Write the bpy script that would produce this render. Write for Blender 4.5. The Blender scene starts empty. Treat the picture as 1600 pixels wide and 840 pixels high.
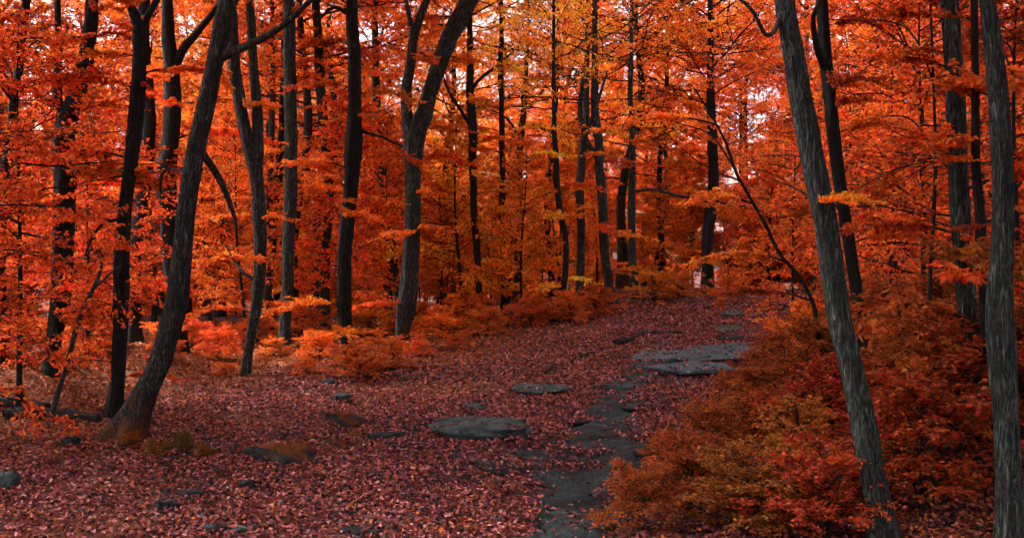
import bpy, bmesh, math, random
import numpy as np

# ------------------------------------------------------------------ camera, sky, sun, exposure
SC = bpy.context.scene
COL = SC.collection
F, CX, CY, EYE = 1500.0, 800.0, 420.0, 1.6
cam_d = bpy.data.cameras.new('camera')
cam_d.sensor_width = 36.0
cam_d.lens = 36.0 * F / 1600.0
cam_d.clip_start, cam_d.clip_end = 0.05, 6000.0
cam = bpy.data.objects.new('camera', cam_d)
cam.location = (0, 0, EYE)
cam.rotation_euler = (math.radians(90), 0, 0)
COL.objects.link(cam)
SC.camera = cam

SUN_EL, SUN_AZ = 54.0, -75.0            # degrees; azimuth measured from +Y (ahead) towards +X
W = bpy.data.worlds.new('World')
SC.world = W
W.use_nodes = True
nt = W.node_tree
nt.nodes.clear()
sky = nt.nodes.new('ShaderNodeTexSky')
sky.sky_type = 'NISHITA'
sky.sun_disc = False
sky.sun_elevation = math.radians(SUN_EL)
sky.sun_rotation = math.radians(SUN_AZ)
sky.air_density, sky.dust_density, sky.ozone_density = 1.0, 4.0, 1.0
hs = nt.nodes.new('ShaderNodeHueSaturation')
hs.inputs['Saturation'].default_value = 0.35
bg = nt.nodes.new('ShaderNodeBackground')
bg.inputs['Strength'].default_value = 0.13
wo = nt.nodes.new('ShaderNodeOutputWorld')
nt.links.new(sky.outputs[0], hs.inputs['Color'])
nt.links.new(hs.outputs[0], bg.inputs['Color'])
nt.links.new(bg.outputs[0], wo.inputs['Surface'])

sl = bpy.data.lights.new('sun', 'SUN')
sl.energy, sl.angle, sl.color = 1.5, math.radians(14), (1.0, 0.95, 0.86)
so = bpy.data.objects.new('sun', sl)
so.rotation_euler = (math.radians(90 - SUN_EL), 0, math.radians(180 - SUN_AZ))
COL.objects.link(so)

vs = SC.view_settings
vs.view_transform, vs.look, vs.exposure, vs.gamma = 'Standard', 'None', 2.25, 1.0
vs.use_curve_mapping = False
cy = SC.cycles
cy.max_bounces, cy.diffuse_bounces, cy.glossy_bounces, cy.transmission_bounces, cy.transparent_max_bounces = 5, 3, 1, 3, 2
cy.caustics_reflective = cy.caustics_refractive = False
cy.use_denoising = True
cy.use_adaptive_sampling = True
cy.adaptive_threshold = 0.07
cy.adaptive_min_samples = 8

# ------------------------------------------------------------------ helpers
RNG = np.random.default_rng(7)
random.seed(7)


def ss(a, b, x):
    t = np.clip((np.asarray(x, float) - a) / (b - a), 0, 1)
    return t * t * (3 - 2 * t)


def _h(i, j, k, seed):
    with np.errstate(over='ignore'):
        n = (i.astype(np.int64) * 374761393 + j.astype(np.int64) * 668265263 + k.astype(np.int64) * 2147483647 + seed * 1274126177)
        n = (n ^ (n >> 13)) * 1274126177
        n = n ^ (n >> 16)
    return (n & 0xFFFFFF).astype(float) / 0xFFFFFF


def vn(x, y, z=0.0, seed=0):
    """value noise, -1..1"""
    x, y, z = np.broadcast_arrays(np.asarray(x, float), np.asarray(y, float), np.asarray(z, float))
    i, j, k = np.floor(x).astype(int), np.floor(y).astype(int), np.floor(z).astype(int)
    u, v, w = x - i, y - j, z - k
    u, v, w = u * u * (3 - 2 * u), v * v * (3 - 2 * v), w * w * (3 - 2 * w)
    r = 0
    for a in (0, 1):
        for b in (0, 1):
            for c in (0, 1):
                r = r + _h(i + a, j + b, k + c, seed) * (u if a else 1 - u) * (v if b else 1 - v) * (w if c else 1 - w)
    return r * 2 - 1


def fbm(x, y, z=0.0, seed=0, o=4):
    r, a, f = 0, 0.5, 1.0
    for q in range(o):
        r = r + a * vn(x * f, y * f, z * f, seed + q)
        a, f = a * 0.5, f * 2.03
    return r


def unit(v):
    return v / np.maximum(np.linalg.norm(v, axis=-1, keepdims=True), 1e-9)


def mesh(name, V, faces, mat=None, smooth=True, attr=None):
    """V (n,3); faces: list of integer arrays (m,k); attr: optional list of per-face float arrays stored as 'rnd'"""
    V = np.asarray(V, np.float32)
    faces = [np.asarray(f, np.int32) for f in faces if len(f)]
    me = bpy.data.meshes.new(name)
    me.vertices.add(len(V))
    me.vertices.foreach_set('co', V.ravel())
    loops = np.concatenate([f.ravel() for f in faces])
    tot = np.concatenate([np.full(len(f), f.shape[1], np.int32) for f in faces])
    st = np.concatenate([[0], np.cumsum(tot)[:-1]]).astype(np.int32)
    me.loops.add(len(loops))
    me.loops.foreach_set('vertex_index', loops)
    me.polygons.add(len(tot))
    me.polygons.foreach_set('loop_start', st)
    me.polygons.foreach_set('loop_total', tot)
    me.polygons.foreach_set('use_smooth', np.full(len(tot), smooth))
    if attr is not None:
        a = me.attributes.new('rnd', 'FLOAT', 'FACE')
        a.data.foreach_set('value', np.concatenate(attr).astype(np.float32))
    me.update(calc_edges=True)
    if mat:
        me.materials.append(mat)
    return me


def link(name, me, parent=None, loc=(0, 0, 0), rz=0.0, scale=1.0, color=None):
    o = bpy.data.objects.new(name, me)
    COL.objects.link(o)
    o.location = loc
    o.rotation_euler = (0, 0, rz)
    o.scale = (scale, scale, scale) if not hasattr(scale, '__len__') else scale
    if parent is not None:
        o.parent = parent
    if color is not None:
        o.color = (color[0], color[1], color[2], 1)
    return o


def tag(o, label=None, cat=None, group=None, kind=None):
    for k, v in (('label', label), ('category', cat), ('group', group), ('kind', kind)):
        if v:
            o[k] = v
    return o


def catmull(P, n):
    P = np.asarray(P, float)
    if len(P) == 2:
        return P[0] + (P[1] - P[0]) * np.linspace(0, 1, n)[:, None]
    Q = np.vstack([2 * P[0] - P[1], P, 2 * P[-1] - P[-2]])
    out = []
    for t in np.linspace(0, len(P) - 1 - 1e-6, n):
        i = int(t)
        u = t - i
        a, b, c, d = Q[i], Q[i + 1], Q[i + 2], Q[i + 3]
        out.append(0.5 * ((2 * b) + (-a + c) * u + (2 * a - 5 * b + 4 * c - d) * u * u + (-a + 3 * b - 3 * c + d) * u ** 3))
    return np.array(out)


def tube(pts, rad, nseg=8, bark=0.0, freq=5.0, seed=0, flare=None, cap=True):
    pts = np.asarray(pts, float)
    n = len(pts)
    T = unit(np.gradient(pts, axis=0))
    u = np.cross(T[0], (0.13, 1, 0.07))
    u = u / np.linalg.norm(u)
    U = []
    for i in range(n):
        u = u - T[i] * np.dot(u, T[i])
        u = u / np.linalg.norm(u)
        U.append(u)
    U = np.array(U)
    B = np.cross(T, U)
    th = np.linspace(0, 2 * np.pi, nseg, endpoint=False)
    c, s = np.cos(th)[None], np.sin(th)[None]
    r = np.repeat(np.asarray(rad, float)[:, None], nseg, 1)
    if bark:
        L = np.concatenate([[0], np.cumsum(np.linalg.norm(np.diff(pts, axis=0), axis=1))])[:, None]
        ridge = 1 - np.abs(vn(c * freq, s * freq, L * 2.6, seed)) * 2
        lump = fbm(c * 1.3, s * 1.3, L * 1.1, seed + 5, 3)
        fine = vn(c * freq * 2.2, s * freq * 2.2, L * 9, seed + 9)
        r = r * (1 + bark * (0.5 * ridge + 1.0 * lump + 0.35 * fine))
    if flare is not None:
        r = r * (1 + flare[:, None] * (0.55 + 0.45 * np.cos(th * 4 + seed + 0.9 * np.sin(th * 2 + seed)))[None])
    V = pts[:, None] + U[:, None] * (c * r)[..., None] + B[:, None] * (s * r)[..., None]
    V = V.reshape(-1, 3)
    i = np.arange(n - 1)[:, None] * nseg
    j = np.arange(nseg)[None]
    j2 = (j + 1) % nseg
    Fq = np.stack([i + j, i + j2, i + nseg + j2, i + nseg + j], -1).reshape(-1, 4)
    if cap:
        V = np.vstack([V, pts[-1] + T[-1] * rad[-1] * 0.6])
        a = (n - 1) * nseg
        Ft = np.stack([a + np.arange(nseg), a + (np.arange(nseg) + 1) % nseg, np.full(nseg, len(V) - 1)], -1)
        return V, Fq, Ft
    return V, Fq, np.zeros((0, 3), int)


class Acc:
    def __init__(s):
        s.v, s.f, s.n = [], {}, 0

    def add(s, V, *fs):
        for f in fs:
            if len(f):
                s.f.setdefault(f.shape[1], []).append(np.asarray(f) + s.n)
        s.v.append(V)
        s.n += len(V)

    def mesh(s, name, mat, smooth=True):
        return mesh(name, np.vstack(s.v), [np.vstack(x) for x in s.f.values()], mat, smooth)


def prisms(p0, p1, r0, r1):
    """many three-sided twigs at once"""
    d = unit(p1 - p0)
    u = unit(np.cross(d, np.array([0.11, 0.23, 1.0])))
    b = np.cross(d, u)
    V = []
    for p, r in ((p0, r0), (p1, r1)):
        for k in range(3):
            a = 2 * math.pi * k / 3
            V.append(p + (u * math.cos(a) + b * math.sin(a)) * np.reshape(r, (-1, 1)))
    V = np.stack(V, 1).reshape(-1, 3)
    o = np.arange(len(p0))[:, None] * 6
    Fq = np.concatenate([o + np.array([[k, (k + 1) % 3, 3 + (k + 1) % 3, 3 + k]]) for k in range(3)])
    return V, Fq


def leafmesh(P, D, N, ln, wd, hi, rng, fold=0.25):
    """folded leaf blades: P base point, D along the blade, N blade normal, ln length, wd width"""
    D = unit(D)
    S = unit(np.cross(D, N))
    N = np.cross(S, D)
    n = len(P)
    ln, wd = np.reshape(ln, (-1, 1)), np.reshape(wd, (-1, 1))
    f = rng.uniform(-0.1, fold * 2, (n, 1)) * wd
    curl = rng.uniform(-0.25, 0.1, (n, 1)) * ln
    if hi:
        V = np.stack([P, P + D * ln * .33 + S * wd * .5 + N * f, P + D * ln * .7 + S * wd * .36 + N * (f * .8 + curl * .5), P + D * ln + N * curl,
                      P + D * ln * .7 - S * wd * .36 + N * (f * .8 + curl * .5), P + D * ln * .33 - S * wd * .5 + N * f], 1).reshape(-1, 3)
        o = np.arange(n)[:, None] * 6
        Fs = np.stack([o + np.array([[0, 1, 2, 3]]), o + np.array([[0, 3, 4, 5]])], 1).reshape(-1, 4)
    else:
        V = np.stack([P, P + D * ln * .45 + S * wd * .5 + N * f, P + D * ln + N * curl, P + D * ln * .45 - S * wd * .5 + N * f], 1).reshape(-1, 3)
        o = np.arange(n)[:, None] * 4
        Fs = np.stack([o + np.array([[0, 1, 2]]), o + np.array([[0, 2, 3]])], 1).reshape(-1, 3)
    return V, Fs, np.repeat(rng.random(n), 2)


# ------------------------------------------------------------------ materials
def newmat(name):
    m = bpy.data.materials.new(name)
    m.use_nodes = True
    t = m.node_tree
    t.nodes.clear()
    return m, t, t.nodes.new, t.links.new


def ramp(t, stops, interp='LINEAR'):
    r = t.nodes.new('ShaderNodeValToRGB')
    r.color_ramp.interpolation = interp
    e = r.color_ramp.elements
    while len(e) > 1:
        e.remove(e[-1])
    e[0].position, e[0].color = stops[0][0], (*stops[0][1], 1)
    for p, c in stops[1:]:
        k = e.new(p)
        k.color = (*c, 1)
    return r


def noise(t, vec, scale, detail=4, rough=0.6, dist=0.0):
    n = t.nodes.new('ShaderNodeTexNoise')
    n.inputs['Scale'].default_value = scale
    n.inputs['Detail'].default_value = detail
    n.inputs['Roughness'].default_value = rough
    n.inputs['Distortion'].default_value = dist
    if vec is not None:
        t.links.new(vec, n.inputs['Vector'])
    return n


def mixc(t, fac, a, b, mode='MIX'):
    m = t.nodes.new('ShaderNodeMix')
    m.data_type, m.blend_type = 'RGBA', mode
    for sock, val in (('Factor', fac), ('A', a), ('B', b)):
        s = m.inputs[0] if sock == 'Factor' else m.inputs[6 if sock == 'A' else 7]
        if hasattr(val, 'node'):
            t.links.new(val, s)
        elif isinstance(val, tuple):
            s.default_value = (*val, 1)
        else:
            s.default_value = val
    return m.outputs[2]


def math_(t, op, a, b=None):
    m = t.nodes.new('ShaderNodeMath')
    m.operation = op
    for i, v in enumerate((a, b)):
        if v is None:
            continue
        if hasattr(v, 'node'):
            t.links.new(v, m.inputs[i])
        else:
            m.inputs[i].default_value = v
    return m.outputs[0]


def principled(t, col, rough=0.8, spec=0.25, normal=None):
    p = t.nodes.new('ShaderNodeBsdfPrincipled')
    if hasattr(col, 'node'):
        t.links.new(col, p.inputs['Base Color'])
    else:
        p.inputs['Base Color'].default_value = (*col, 1)
    if hasattr(rough, 'node'):
        t.links.new(rough, p.inputs['Roughness'])
    else:
        p.inputs['Roughness'].default_value = rough
    p.inputs['Specular IOR Level'].default_value = spec
    if normal is not None:
        t.links.new(normal, p.inputs['Normal'])
    return p


def bump(t, h, strength=0.5, dist=0.02):
    b = t.nodes.new('ShaderNodeBump')
    b.inputs['Strength'].default_value = strength
    b.inputs['Distance'].default_value = dist
    t.links.new(h, b.inputs['Height'])
    return b.outputs[0]


def out(t, sh):
    o = t.nodes.new('ShaderNodeOutputMaterial')
    t.links.new(sh, o.inputs['Surface'])


def leaf_material():
    m, t, N, L = newmat('autumn_leaf')
    oi = N('ShaderNodeObjectInfo')
    at = N('ShaderNodeAttribute')
    at.attribute_name = 'rnd'
    hsv = N('ShaderNodeHueSaturation')
    L(oi.outputs['Color'], hsv.inputs['Color'])
    L(math_(t, 'MULTIPLY_ADD', at.outputs['Fac'], 0.036), hsv.inputs['Hue'])
    hsv.inputs['Hue'].links[0].from_node.inputs[2].default_value = 0.482
    r2 = math_(t, 'FRACT', math_(t, 'MULTIPLY', at.outputs['Fac'], 37.7))
    L(math_(t, 'ADD', math_(t, 'MULTIPLY', r2, 0.8), 0.65), hsv.inputs['Value'])
    r3 = math_(t, 'FRACT', math_(t, 'MULTIPLY', at.outputs['Fac'], 91.3))
    brown = mixc(t, math_(t, 'GREATER_THAN', r3, 0.93), hsv.outputs[0], (0.16, 0.045, 0.012))
    p = principled(t, brown, 0.55, 0.3)
    tr = N('ShaderNodeBsdfTranslucent')
    L(brown, tr.inputs['Color'])
    mx = N('ShaderNodeMixShader')
    mx.inputs[0].default_value = 0.58
    L(p.outputs[0], mx.inputs[1])
    L(tr.outputs[0], mx.inputs[2])
    out(t, mx.outputs[0])
    return m


def litter_material():
    m, t, N, L = newmat('fallen_leaf')
    at = N('ShaderNodeAttribute')
    at.attribute_name = 'rnd'
    r = ramp(t, [(0, (.010, .012, .012)), (.12, (.035, .036, .036)), (.17, (.012, .005, .005)), (.27, (.05, .011, .011)), (.45, (.14, .024, .025)), (.62, (.28, .052, .054)), (.78, (.44, .115, .115)), (.9, (.54, .20, .19)), (1, (.34, .07, .015))])
    L(at.outputs['Fac'], r.inputs[0])
    ro = ramp(t, [(0, (.05, .012, .004)), (.4, (.24, .05, .008)), (.75, (.46, .10, .012)), (1, (.60, .20, .03))])
    L(math_(t, 'SUBTRACT', at.outputs['Fac'], 2.0), ro.inputs[0])
    col = mixc(t, math_(t, 'GREATER_THAN', at.outputs['Fac'], 1.5), r.outputs[0], ro.outputs[0])
    p = principled(t, col, 0.6, 0.2)
    out(t, p.outputs[0])
    return m


def bark_material(name, dark, mid, lite, lichen=0.25, moss=0.0, rough=0.85):
    m, t, N, L = newmat(name)
    tc = N('ShaderNodeTexCoord')
    mp = N('ShaderNodeMapping')
    mp.inputs['Scale'].default_value = (1, 1, 0.11)
    L(tc.outputs['Object'], mp.inputs[0])
    n1 = noise(t, mp.outputs[0], 30, 7, 0.7, 1.4)
    crack = N('ShaderNodeMapRange')                     # 0 along the furrows, 1 on the plates
    crack.inputs['From Max'].default_value = 0.16
    L(math_(t, 'ABSOLUTE', math_(t, 'SUBTRACT', n1.outputs[0], 0.5)), crack.inputs[0])
    mp2 = N('ShaderNodeMapping')
    mp2.inputs['Scale'].default_value = (1, 1, 0.45)
    L(tc.outputs['Object'], mp2.inputs[0])
    nb_ = noise(t, mp2.outputs[0], 42, 5, 0.72, 0.5)    # plates broken across
    h = math_(t, 'ADD', math_(t, 'MULTIPLY', crack.outputs[0], 0.5), math_(t, 'MULTIPLY', nb_.outputs[0], 0.6))
    r = ramp(t, [(.34, dark), (.60, mid), (.92, lite)])
    L(h, r.inputs[0])
    n2 = noise(t, tc.outputs['Object'], 6.5, 6, 0.68)
    lr = ramp(t, [(.52, (0, 0, 0)), (.68, (1, 1, 1))])
    L(n2.outputs[0], lr.inputs[0])
    pat = math_(t, 'MULTIPLY', math_(t, 'MULTIPLY', lr.outputs[0], lichen), crack.outputs[0])
    col = mixc(t, pat, r.outputs[0], (0.16, 0.20, 0.175))
    if moss:
        sx = N('ShaderNodeSeparateXYZ')
        L(tc.outputs['Object'], sx.inputs[0])
        mz = N('ShaderNodeMapRange')
        mz.inputs['From Min'].default_value, mz.inputs['From Max'].default_value = 0.75, 0.0
        L(sx.outputs['Z'], mz.inputs[0])
        nm_ = noise(t, tc.outputs['Object'], 7.5, 6, 0.7)
        mf = math_(t, 'ADD', math_(t, 'MULTIPLY', mz.outputs[0], moss), math_(t, 'MULTIPLY', math_(t, 'SUBTRACT', nm_.outputs[0], 0.62), 3.2))
        mrm = ramp(t, [(.1, (0, 0, 0)), (.75, (.85, .85, .85))])
        t.links.new(mf, mrm.inputs[0])
        col = mixc(t, mrm.outputs[0], col, (0.16, 0.042, 0.007))
    p = principled(t, col, rough, 0.25, bump(t, h, 1.0, 0.02))
    out(t, p.outputs[0])
    return m


def rock_material(name, a, b, moss=None, wet=0.0):
    m, t, N, L = newmat(name)
    tc = N('ShaderNodeTexCoord')
    geo = N('ShaderNodeNewGeometry')
    n1 = noise(t, geo.outputs['Position'], 9, 8, 0.72, 0.4)
    n2 = noise(t, geo.outputs['Position'], 75, 4, 0.75)
    h = math_(t, 'ADD', n1.outputs[0], math_(t, 'MULTIPLY', n2.outputs[0], 0.5))
    r = ramp(t, [(.55, a), (.78, tuple(.45 * x + .55 * y for x, y in zip(a, b))), (.95, tuple(1.3 * x for x in b))])
    L(h, r.inputs[0])
    col = r.outputs[0]
    rough = 0.82 - wet
    if moss:
        sx = N('ShaderNodeSeparateXYZ')
        L(geo.outputs['Normal'], sx.inputs[0])
        n3 = noise(t, geo.outputs['Position'], 4, 4)
        f = math_(t, 'ADD', sx.outputs['Z'], math_(t, 'MULTIPLY', math_(t, 'SUBTRACT', n3.outputs[0], 0.5), 2.2))
        rr = ramp(t, [(.35, (0, 0, 0)), (.6, (1, 1, 1))])
        L(f, rr.inputs[0])
        n4 = noise(t, geo.outputs['Position'], 45, 3)
        mr = ramp(t, [(.3, tuple(c * .45 for c in moss)), (.7, moss)])
        L(n4.outputs[0], mr.inputs[0])
        col = mixc(t, rr.outputs[0], col, mr.outputs[0])
    p = principled(t, col, rough, 0.2, bump(t, h, 1.0, 0.03))
    out(t, p.outputs[0])
    return m


def ground_material():
    m, t, N, L = newmat('forest_floor')
    geo = N('ShaderNodeNewGeometry')
    vo = N('ShaderNodeTexVoronoi')
    vo.inputs['Scale'].default_value = 22
    vo.inputs['Randomness'].default_value = 1
    L(geo.outputs['Position'], vo.inputs['Vector'])
    sp = N('ShaderNodeSeparateColor')
    L(vo.outputs['Color'], sp.inputs[0])
    r = ramp(t, [(0, (.012, .006, .005)), (.35, (.05, .014, .013)), (.7, (.15, .036, .033)), (1, (.28, .09, .08))])
    L(sp.outputs[0], r.inputs[0])
    n1 = noise(t, geo.outputs['Position'], 0.9, 5, 0.6)
    soil = ramp(t, [(.42, (0, 0, 0)), (.62, (1, 1, 1))])
    L(n1.outputs[0], soil.inputs[0])
    col = mixc(t, math_(t, 'MULTIPLY', soil.outputs[0], 0.55), r.outputs[0], (.035, .02, .017))
    at = N('ShaderNodeAttribute')
    at.attribute_name = 'moss'
    n4 = noise(t, geo.outputs['Position'], 26, 4, 0.7)
    mr = ramp(t, [(.32, (.026, .008, .003)), (.68, (.27, .065, .008))])
    L(n4.outputs[0], mr.inputs[0])
    col = mixc(t, at.outputs['Fac'], col, mr.outputs[0])
    h = math_(t, 'ADD', vo.outputs['Distance'], n4.outputs[0])
    p = principled(t, col, 0.85, 0.2, bump(t, h, 0.8, 0.03))
    out(t, p.outputs[0])
    return m


LEAF = leaf_material()
LITTER = litter_material()
BARK_GREY = bark_material('bark_grey', (.005, .006, .006), (.055, .064, .055), (.20, .225, .195), 0.55)
BARK_BROWN = bark_material('bark_brown', (.005, .005, .005), (.055, .054, .044), (.19, .185, .155), 0.45, 1.0)
BARK_DARK = bark_material('bark_dark', (.003, .003, .003), (.015, .014, .012), (.048, .043, .037), 0.15)
BARK_PALE = bark_material('bark_pale', (.02, .02, .018), (.07, .068, .06), (.14, .135, .12), 0.3)
TWIG = bark_material('twig_bark', (.012, .01, .008), (.03, .024, .02), (.06, .05, .04), 0.0)
DEADWOOD = bark_material('dead_wood', (.010, .008, .007), (.035, .027, .022), (.08, .065, .05), 0.2, 0.25)
ROCK_GREY = rock_material('rock_grey', (.009, .013, .013), (.098, .122, .114))
ROCK_DARK = rock_material('rock_dark', (.004, .005, .006), (.024, .028, .030))
ROCK_MOSS = rock_material('rock_mossy', (.007, .008, .007), (.045, .048, .044), (.17, .042, .004))
ROCK_BLUE = rock_material('rock_slate', (.014, .023, .028), (.080, .122, .144), None, 0.12)
def path_material():
    m, t, N, L = newmat('worn_rock_path')
    geo = N('ShaderNodeNewGeometry')
    n1 = noise(t, geo.outputs['Position'], 2.6, 7, 0.66, 0.5)
    n2 = noise(t, geo.outputs['Position'], 40, 6, 0.75)
    vo = N('ShaderNodeTexVoronoi')
    vo.inputs['Scale'].default_value = 55
    L(geo.outputs['Position'], vo.inputs['Vector'])
    sp = N('ShaderNodeSeparateColor')
    L(vo.outputs['Color'], sp.inputs[0])
    r = ramp(t, [(.38, (.004, .006, .007)), (.52, (.014, .028, .031)), (.68, (.042, .074, .082))])
    L(n1.outputs[0], r.inputs[0])
    g = ramp(t, [(0, (.35, .35, .35)), (.6, (1, 1, 1)), (1, (2.2, 2.0, 1.9))])
    L(math_(t, 'MULTIPLY', math_(t, 'ADD', sp.outputs[0], n2.outputs[0]), .55), g.inputs[0])
    col = mixc(t, 1.0, r.outputs[0], g.outputs[0], 'MULTIPLY')
    n3 = noise(t, geo.outputs['Position'], 5.5, 5, 0.7)
    hr = ramp(t, [(.52, (0, 0, 0)), (.66, (.7, .7, .7))])
    L(n3.outputs[0], hr.inputs[0])
    col = mixc(t, hr.outputs[0], col, (.045, .018, .015))           # trodden leaf mould
    h = math_(t, 'ADD', n2.outputs[0], math_(t, 'ADD', math_(t, 'MULTIPLY', n1.outputs[0], 2.5), math_(t, 'MULTIPLY', vo.outputs['Distance'], .4)))
    out(t, principled(t, col, 0.72, 0.22, bump(t, h, 1.0, 0.03)).outputs[0])
    return m


PATH_MAT = path_material()
GROUND = ground_material()


# ------------------------------------------------------------------ terrain
def gz0(X, Y):
    X, Y = np.asarray(X, float), np.asarray(Y, float)
    w = 0.10 + 0.90 * ss(-6.0, 4.5, X)
    z = 0.98 * ss(8, 27, Y) * w
    z = z - 2.6 * ss(29, 62, Y)
    z = z + 0.34 * ss(-3.9, -6.4, X) * ss(6.5, 10, Y) * (1 - ss(14, 20, Y))
    z = z + 0.30 * ss(2.0, 4.2, X) * (1 - ss(10, 15, Y))
    z = z - 0.10 * np.exp(-((X - 0.55 - (Y - 6) * 0.06) / 0.8) ** 2) * (1 - ss(9, 13, Y))
    near = 1 - ss(60, 140, np.hypot(X, Y))
    z = z + near * (0.10 * fbm(X * .55, Y * .55, 0, 3, 4) + 0.035 * vn(X * 2.6, Y * 2.6, 0, 11))
    z = z + 0.22 * ss(-3.6, -5, X) * ss(7, 9, Y) * (1 - ss(13, 18, Y)) * np.abs(vn(X * 1.1, Y * 1.6, 0, 17))
    z = z + 8.0 * near * 0
    return z


PATHC = np.array([(2.2, 0.1), (4.0, 0.20), (5.6, 0.30), (6.6, 0.52), (7.6, 0.72), (8.6, 0.86), (9.8, 0.94), (11.0, 1.05), (12.4, 1.5), (14.0, 2.25), (15.5, 3.1)])   # (Y, X)
PATHW = np.array([.44, .46, .44, .54, .80, .64, .46, .42, .36, .40, .35])


def path_d(X, Y):
    c = np.interp(Y, PATHC[:, 0], PATHC[:, 1])
    w = np.interp(Y, PATHC[:, 0], PATHW)
    w = w * (1 + 0.6 * vn(X * 2.2, Y * 1.6, 0, 41) + 0.4 * vn(X * 6, Y * 5, 0, 42))
    d = np.abs(X - c) / np.maximum(w, .05)
    return np.where(Y > 15.5, 9, d)


gz = gz0


def ray(px, py):
    """the point of the ground that the pixel looks at"""
    dx, dz = (px - CX) / F, -(py - CY) / F
    Y = np.arange(2.5, 90, 0.01)
    hit = np.nonzero(EYE + dz * Y <= gz(dx * Y, Y))[0]
    Yh = Y[hit[0]] if len(hit) else 40.0
    return np.array([dx * Yh, Yh, float(gz(dx * Yh, Yh))])


def at(px, py, Y):
    return np.array([(px - CX) / F * Y, Y, EYE - (py - CY) / F * Y])


def moss_at(X, Y):
    mo = ss(-2.2, -4.6, X - 0.3 * vn(X * .5, Y * .5, 0, 2) * 2) * (1 - ss(17, 24, Y)) * ss(7.2, 9, Y) * ss(-.25, .25, fbm(X * .8, Y * .8, 0, 77, 4) + .12)
    mo = np.maximum(mo, ss(-3.7, -4.6, X + .35 * vn(X * 1.3, Y * 1.3, 0, 5)) * ss(7.6, 8.6, Y) * (1 - ss(16, 20, Y)) * .95)
    return np.maximum(mo, ss(.12, .35, fbm(X * .7, Y * .7, 0, 91, 4)) * .7 * (path_d(X, Y) > 2))


def build_ground():
    xs = np.concatenate([-np.geomspace(15, 3000, 30)[::-1], np.arange(-14.9, 14.9, .11), np.geomspace(15, 3000, 30)])
    ys = np.concatenate([[-3000, -600, -100, -20, -4, 0], np.arange(1.5, 34, .11), np.geomspace(34.1, 4500, 60)])
    X, Y = np.meshgrid(xs, ys)
    Z = gz(X, Y)
    V = np.stack([X, Y, Z], -1).reshape(-1, 3)
    nx, ny = len(xs), len(ys)
    i = (np.arange(ny - 1)[:, None] * nx + np.arange(nx - 1)[None]).ravel()
    Fq = np.stack([i, i + 1, i + nx + 1, i + nx], -1)
    me = mesh('ground', V, [Fq], GROUND)
    a = me.attributes.new('moss', 'FLOAT', 'POINT')
    mo = moss_at(X, Y)
    a.data.foreach_set('value', mo.ravel().astype(np.float32))
    tag(link('ground', me), kind='structure')


build_ground()


def build_path():
    ys = np.arange(2.2, 15.5, .06)
    us = np.linspace(-1.9, 1.9, 56)
    U, Y = np.meshgrid(us, ys)
    c = np.interp(Y, PATHC[:, 0], PATHC[:, 1])
    w = np.interp(Y, PATHC[:, 0], PATHW)
    X = c + U * w
    d = path_d(X, Y)
    Z = gz(X, Y) + 0.035 - 0.05 * np.clip(d, 0, 3) ** 2 * .9 + 0.022 * fbm(X * 4, Y * 4, 0, 51, 4) + 0.03 * np.floor(2.5 * fbm(X * 1.4, Y * 2.2, 0, 57, 3)) / 2.5
    V = np.stack([X, Y, Z], -1).reshape(-1, 3)
    nx = len(us)
    i = (np.arange(len(ys) - 1)[:, None] * nx + np.arange(nx - 1)[None]).ravel()
    tag(link('path', mesh('path', V, [np.stack([i, i + 1, i + nx + 1, i + nx], -1)], PATH_MAT)), kind='structure')


build_path()


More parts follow.
